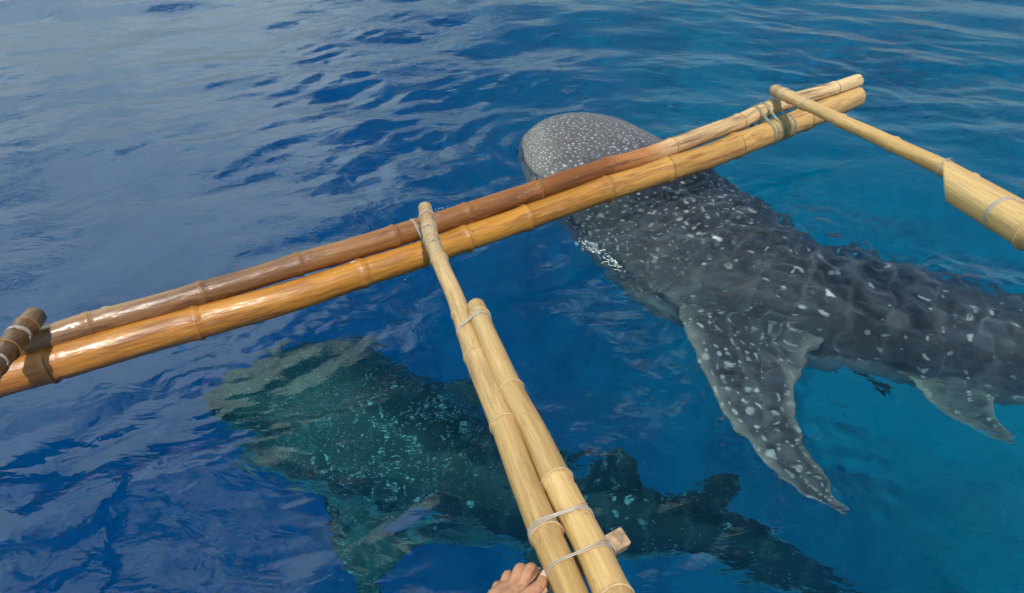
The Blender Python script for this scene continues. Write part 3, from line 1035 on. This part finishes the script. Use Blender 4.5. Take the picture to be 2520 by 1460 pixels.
def bundle(P, T, rad, others, i, turns, pitch, r, mat, seed=0):
    """cord round pole P at i together with the other poles lying beside it there"""
    side = unit(np.cross(T[i], (0, 0, 1.0)))
    up = np.cross(side, T[i])
    cs = [(0, 0, rad[i])]
    for Po, ro in others:
        j = int(np.argmin(abs((np.asarray(Po) - P[i]) @ T[i])))
        d = np.asarray(Po[j]) - P[i]
        cs.append((d @ side, d @ up, ro[j]))
    return lashing(P[i], side, up, cs, turns, pitch, r, mat, rig, seed, 0.01)


# middle arm over the floats
for q, tn in ((0.05, 2.2), (0.105, 3.3), (0.165, 2.2)):
    coil(PA, TA, rA, int(q * len(PA)), tn, 0.0032, 0.0013, M_LINE, int(q * 100))
for dx, sd in ((0.028, 2),):
    i = near(PL, PA[int(0.11 * len(PA))]) + int(dx / 0.009)
    bundle(PL, TL, rL, [(PU, rU)], i, 3.2, 0.003, 0.0012, M_LINE, sd)
    coil(PL, TL, rL, i + 2, 2.2, 0.003, 0.0012, M_LINE, sd + 4)
# the doubled middle arm
bundle(PA, TA, rA, [(PB, rB)], near(PA, (-0.105, 1.255, .412)), 3.2, 0.0030, 0.0013, M_LINE, 3)
bundle(PA, TA, rA, [(PB, rB)], near(PA, (0.060, 0.655, .50)), 3.2, 0.0030, 0.0012, M_LINE, 4)
bundle(PA, TA, rA, [(PB, rB)], near(PA, (0.083, 0.575, .512)), 2.2, 0.0040, 0.0012, M_LINE, 6)
# cross piece ties
sp = np.array(a0) + np.outer(np.linspace(0, 1, 60), np.array(a1 - a0))
sT = np.tile(unit(np.array(a1 - a0)), (60, 1))
for q, sd in ((0.20, 1), (0.30, 2), (0.80, 3), (0.84, 4)):
    side = unit(np.cross(sT[0], (0, 0, 1.0)))
    lashing(sp[int(q * 59)], side, np.cross(side, sT[0]), [(x, y, 0.003) for x in (-.0150, .0150) for y in (-.0150, .0150)], 2.2, 0.004, 0.0013, M_LINE, rig, sd, 0.05)
# right arm over the floats' ends
for q, tn in ((0.02, 2.2), (0.06, 3.2), (0.155, 2.2)):
    coil(PR, TR, rR, int(q * len(PR)), tn, 0.0035, 0.0016, M_LINE, int(q * 100) + 9)
for dx, sd in ((-0.075, 1), (-0.020, 2), (0.045, 3)):
    i = near(PL, PR[int(0.10 * len(PR))]) + int(dx / 0.009)
    bundle(PL, TL, rL, [(PU, rU)], i, 3.2, 0.005, 0.0020, M_LINE_G, sd + 20)
    coil(PL, TL, rL, i + 3, 3.2, 0.005, 0.0020, M_LINE_G, sd + 30)
bundle(PRB, TRB, rRB, [(PR, rR)], int(0.42 * len(PRB)), 4.2, 0.0034, 0.0015, M_LINE, 40)
coil(PR, TR, rR, int(0.62 * len(PR)), 2.2, 0.003, 0.0016, M_LINE, 41)
# left end
for q in (0.22, 0.50):
    coil(PLA, TLA, rLA, int(q * len(PLA)), 3.2, 0.0035, 0.0013, M_LINE, int(q * 90))
for d in (4, 10):
    bundle(PL, TL, rL, [(PU, rU)], near(PL, (-1.345, 1.32, .2)) - d, 3.2, 0.0045, 0.0018, M_LINE_G, 50 + d)

# added pole overhead, out of frame, placed only to mirror as a dark streak
streak_pole = bpy.data.objects.new("added_streak_pole", None)
streak_pole.location = (0, 0, 0)
COL.objects.link(streak_pole)
tag(streak_pole, "added dark bamboo pole overhead, itself unseen, mirrored as a wavering streak in the grey water", "pole")
bamboo("culm", [(-2.02, 2.62, 1.76), (-1.93, 2.28, 1.75), (-2.06, 2.06, 1.75), (-2.02, 1.76, 1.75), (-1.90, 1.2, 1.75), (-1.6, -0.2, 1.75), (-1.3, -1.8, 1.75)],
       [.045, .05, .05, .05, .05, .05, .05], [0.1, 0.25, 0.4, 0.6, 0.8], M_ARM_D, M_NODE_D, streak_pole, None, 21)

# ------------------------------------------------------------------ foam along the shark's jaw, bubbles on the water
def foam():
    r = random.Random(4)
    V, F = [], []
    clusters = [((0.300, 2.225), (0.385, 2.115), 0.014, 45), ((0.260, 2.290), (0.315, 2.210), 0.010, 24), ((0.38, 2.115), (0.42, 2.05), 0.006, 12),
                ((-0.330, 2.43), (-0.270, 2.52), 0.020, 34), ((-1.00, 1.93), (-0.98, 1.95), 0.008, 8), ((-0.40, 2.0), (-0.36, 2.03), 0.03, 7)]
    for (ax, ay), (bx_, by), sp_, cnt in clusters:
        for _ in range(cnt):
            f = r.random()
            x, y = ax + (bx_ - ax) * f + r.gauss(0, sp_), ay + (by - ay) * f + r.gauss(0, sp_)
            z = float(wave_height(np.array([x]), np.array([y]))[0])
            rr = r.choice((0.0010, 0.0016, 0.0024, 0.0036 if cnt > 39 else 0.002))
            v, fc = ball((0, 0, 0), 1.0, 6, 4)
            an = r.uniform(0, math.pi)
            st = r.uniform(1.0, 2.4)
            o = len(V)
            for p in v:
                X, Y = p[0] * st, p[1]
                V.append((x + rr * (X * math.cos(an) - Y * math.sin(an)), y + rr * (X * math.sin(an) + Y * math.cos(an)), z + 0.001 + p[2] * rr * 0.45))
            F += [tuple(i + o for i in q) for q in fc]
    for _ in range(26):
        f = r.random()
        x, y = 0.262 + 0.155 * f + r.gauss(0, 0.016), 2.285 - 0.225 * f + r.gauss(0, 0.016)
        an = r.gauss(-0.95, 0.7)
        ln_ = r.uniform(0.008, 0.035)
        tl = []
        for e in np.linspace(0, 1, 7):
            qx, qy = x + math.cos(an) * ln_ * e + 0.003 * math.sin(9 * e + x * 900), y + math.sin(an) * ln_ * e + 0.003 * math.cos(7 * e + y * 700)
            tl.append((qx, qy, float(wave_height(np.array([qx]), np.array([qy]))[0]) + 0.0008))
        v, fc = tube(tl, r.uniform(0.0006, 0.0016), 5)
        o = len(V)
        V += [tuple(p) for p in v]
        F += [tuple(i + o for i in q) for q in fc]
    m = mat_simple("sea_foam", (0.46, 0.56, 0.54), 0.6, 0.15, 200)
    o = _link("foam", mesh_from("foam", V, F), m)
    tag(o, "white foam flecks where the surfacing shark's jaw cuts the water", "foam", kind="stuff")


foam()

# ------------------------------------------------------------------ the passenger's hand on the cross piece
def limb(V, F, pts, rad, n=14):
    s, Q = resample(np.c_[np.asarray(pts, float), np.asarray(rad, float)], 0.004)
    v, f = tube(Q[:, :3], Q[:, 3], n)
    o = len(V)
    V += list(v)
    F += [tuple(i + o for i in q) for q in f]
    for e in (0, -1):
        v, f = ball(Q[e, :3], Q[e, 3] * 0.985, 12, 8)
        o = len(V)
        V += list(v)
        F += [tuple(i + o for i in q) for q in f]


HV, HF = [], []
limb(HV, HF, [(-0.150, 0.330, .520), (-0.095, 0.420, .517), (-0.052, 0.478, .512)], [.036, .030, .025])             # forearm, wrist
limb(HV, HF, [(-0.052, 0.478, .512), (-0.030, 0.520, .512), (-0.010, 0.548, .508)], [.024, .024, .016])             # palm
limb(HV, HF, [(-0.060, 0.490, .508), (-0.050, 0.530, .505), (-0.036, 0.556, .500)], [.022, .021, .014])
fingers = [  # knuckle, first joint, second joint, tip
    ([(-0.004, 0.545, .512), (0.012, 0.588, .512), (0.021, 0.600, .486), (0.026, 0.585, .461)], [.0115, .0102, .0092, .0080]),
    ([(-0.020, 0.552, .508), (-0.006, 0.594, .503), (0.004, 0.601, .477), (0.010, 0.584, .452)], [.0115, .0104, .0094, .0082]),
    ([(-0.036, 0.552, .500), (-0.028, 0.588, .491), (-0.018, 0.592, .466), (-0.010, 0.574, .445)], [.0110, .0098, .0088, .0078]),
    ([(-0.051, 0.546, .491), (-0.047, 0.574, .481), (-0.038, 0.578, .460), (-0.031, 0.563, .444)], [.0098, .0086, .0078, .0070]),
]
for p, r_ in fingers:
    limb(HV, HF, p, r_)
thumb = [(-0.032, 0.500, .520), (0.004, 0.527, .527), (0.030, 0.552, .520), (0.040, 0.582, .506)]
limb(HV, HF, thumb, [.0160, .0125, .0112, .0085])
HV = [np.array((0.050, 0.578, .503)) + (np.asarray(v) - np.array((0.040, 0.582, .506))) * 0.84 for v in HV]
thumb = [np.array((0.050, 0.578, .503)) + (np.asarray(v) - np.array((0.040, 0.582, .506))) * 0.84 for v in thumb]
M_SKIN = mat_simple("human_skin", (0.44, 0.22, 0.125), 0.5, 0.25, 110, bump=0.0012)
_t = M_SKIN.node_tree
_b = [n for n in _t.nodes if n.type == "BSDF_PRINCIPLED"][0]
_b.inputs["Subsurface Weight"].default_value = 0.15
_b.inputs["Subsurface Radius"].default_value = (0.012, 0.004, 0.002)
_b.inputs["Subsurface Scale"].default_value = 0.5
person = _link("person", mesh_from("person", HV, HF), M_SKIN)
rm = person.modifiers.new("remesh", "REMESH")
rm.mode = "VOXEL"
rm.voxel_size = 0.0018
rm.use_smooth_shade = True
sm = person.modifiers.new("smooth", "SMOOTH")
sm.factor = 0.5
sm.iterations = 5
tag(person, "person's bare hand with a lilac sleeve gripping the end of the wooden cross piece", "person")
# thumb nail: a curved plate on the thumb's last joint
tn = np.array(thumb)
ax_ = unit(tn[3] - tn[2])
upv = unit(np.array([0, -0.35, 1.0]) - ax_ * (np.array([0, -0.35, 1.0]) @ ax_))
sd_ = np.cross(ax_, upv)
NV, NF = [], []
for i in range(9):
    f = i / 8
    c = tn[2] + (tn[3] - tn[2]) * (0.52 + 0.62 * f)
    rr = (0.0101 - 0.0020 * f) * 0.84
    wd = math.radians(44) * math.sqrt(max(0.05, 1 - max(0, (f - 0.55) / 0.5) ** 2)) * min(1, 0.6 + 2 * f)
    for k in range(9):
        a = (k / 8 * 2 - 1) * wd
        NV.append(c + upv * math.cos(a) * (rr + 0.0004) + sd_ * math.sin(a) * rr)
for i in range(8):
    for k in range(8):
        NF.append((i * 9 + k, i * 9 + k + 1, (i + 1) * 9 + k + 1, (i + 1) * 9 + k))
nail = _link("thumb_nail", mesh_from("thumb_nail", NV, NF), mat_simple("nail", (0.66, 0.46, 0.38), 0.25, 0.05), person)
so = nail.modifiers.new("solid", "SOLIDIFY")
so.thickness = 0.0008
so.offset = -1
# sleeve
s, Q = resample([(-0.20, 0.26, .52, .046), (-0.110, 0.385, .517, .038), (-0.062, 0.455, .514, .032), (-0.040, 0.487, .512, .0270)], 0.004)
Q[:, 3] += 0.0014 * np.sin(s * 260) + 0.001 * np.sin(s * 97 + 1)
v, f = tube(Q[:, :3], Q[:, 3], 26)
slv = _link("sleeve", mesh_from("sleeve", v, f[:-2]), mat_simple("sleeve_cloth", (0.34, 0.29, 0.38), 0.85, 0.2, 300, bump=0.0004), person)
so = slv.modifiers.new("solid", "SOLIDIFY")
so.thickness = 0.0022
so.offset = 1
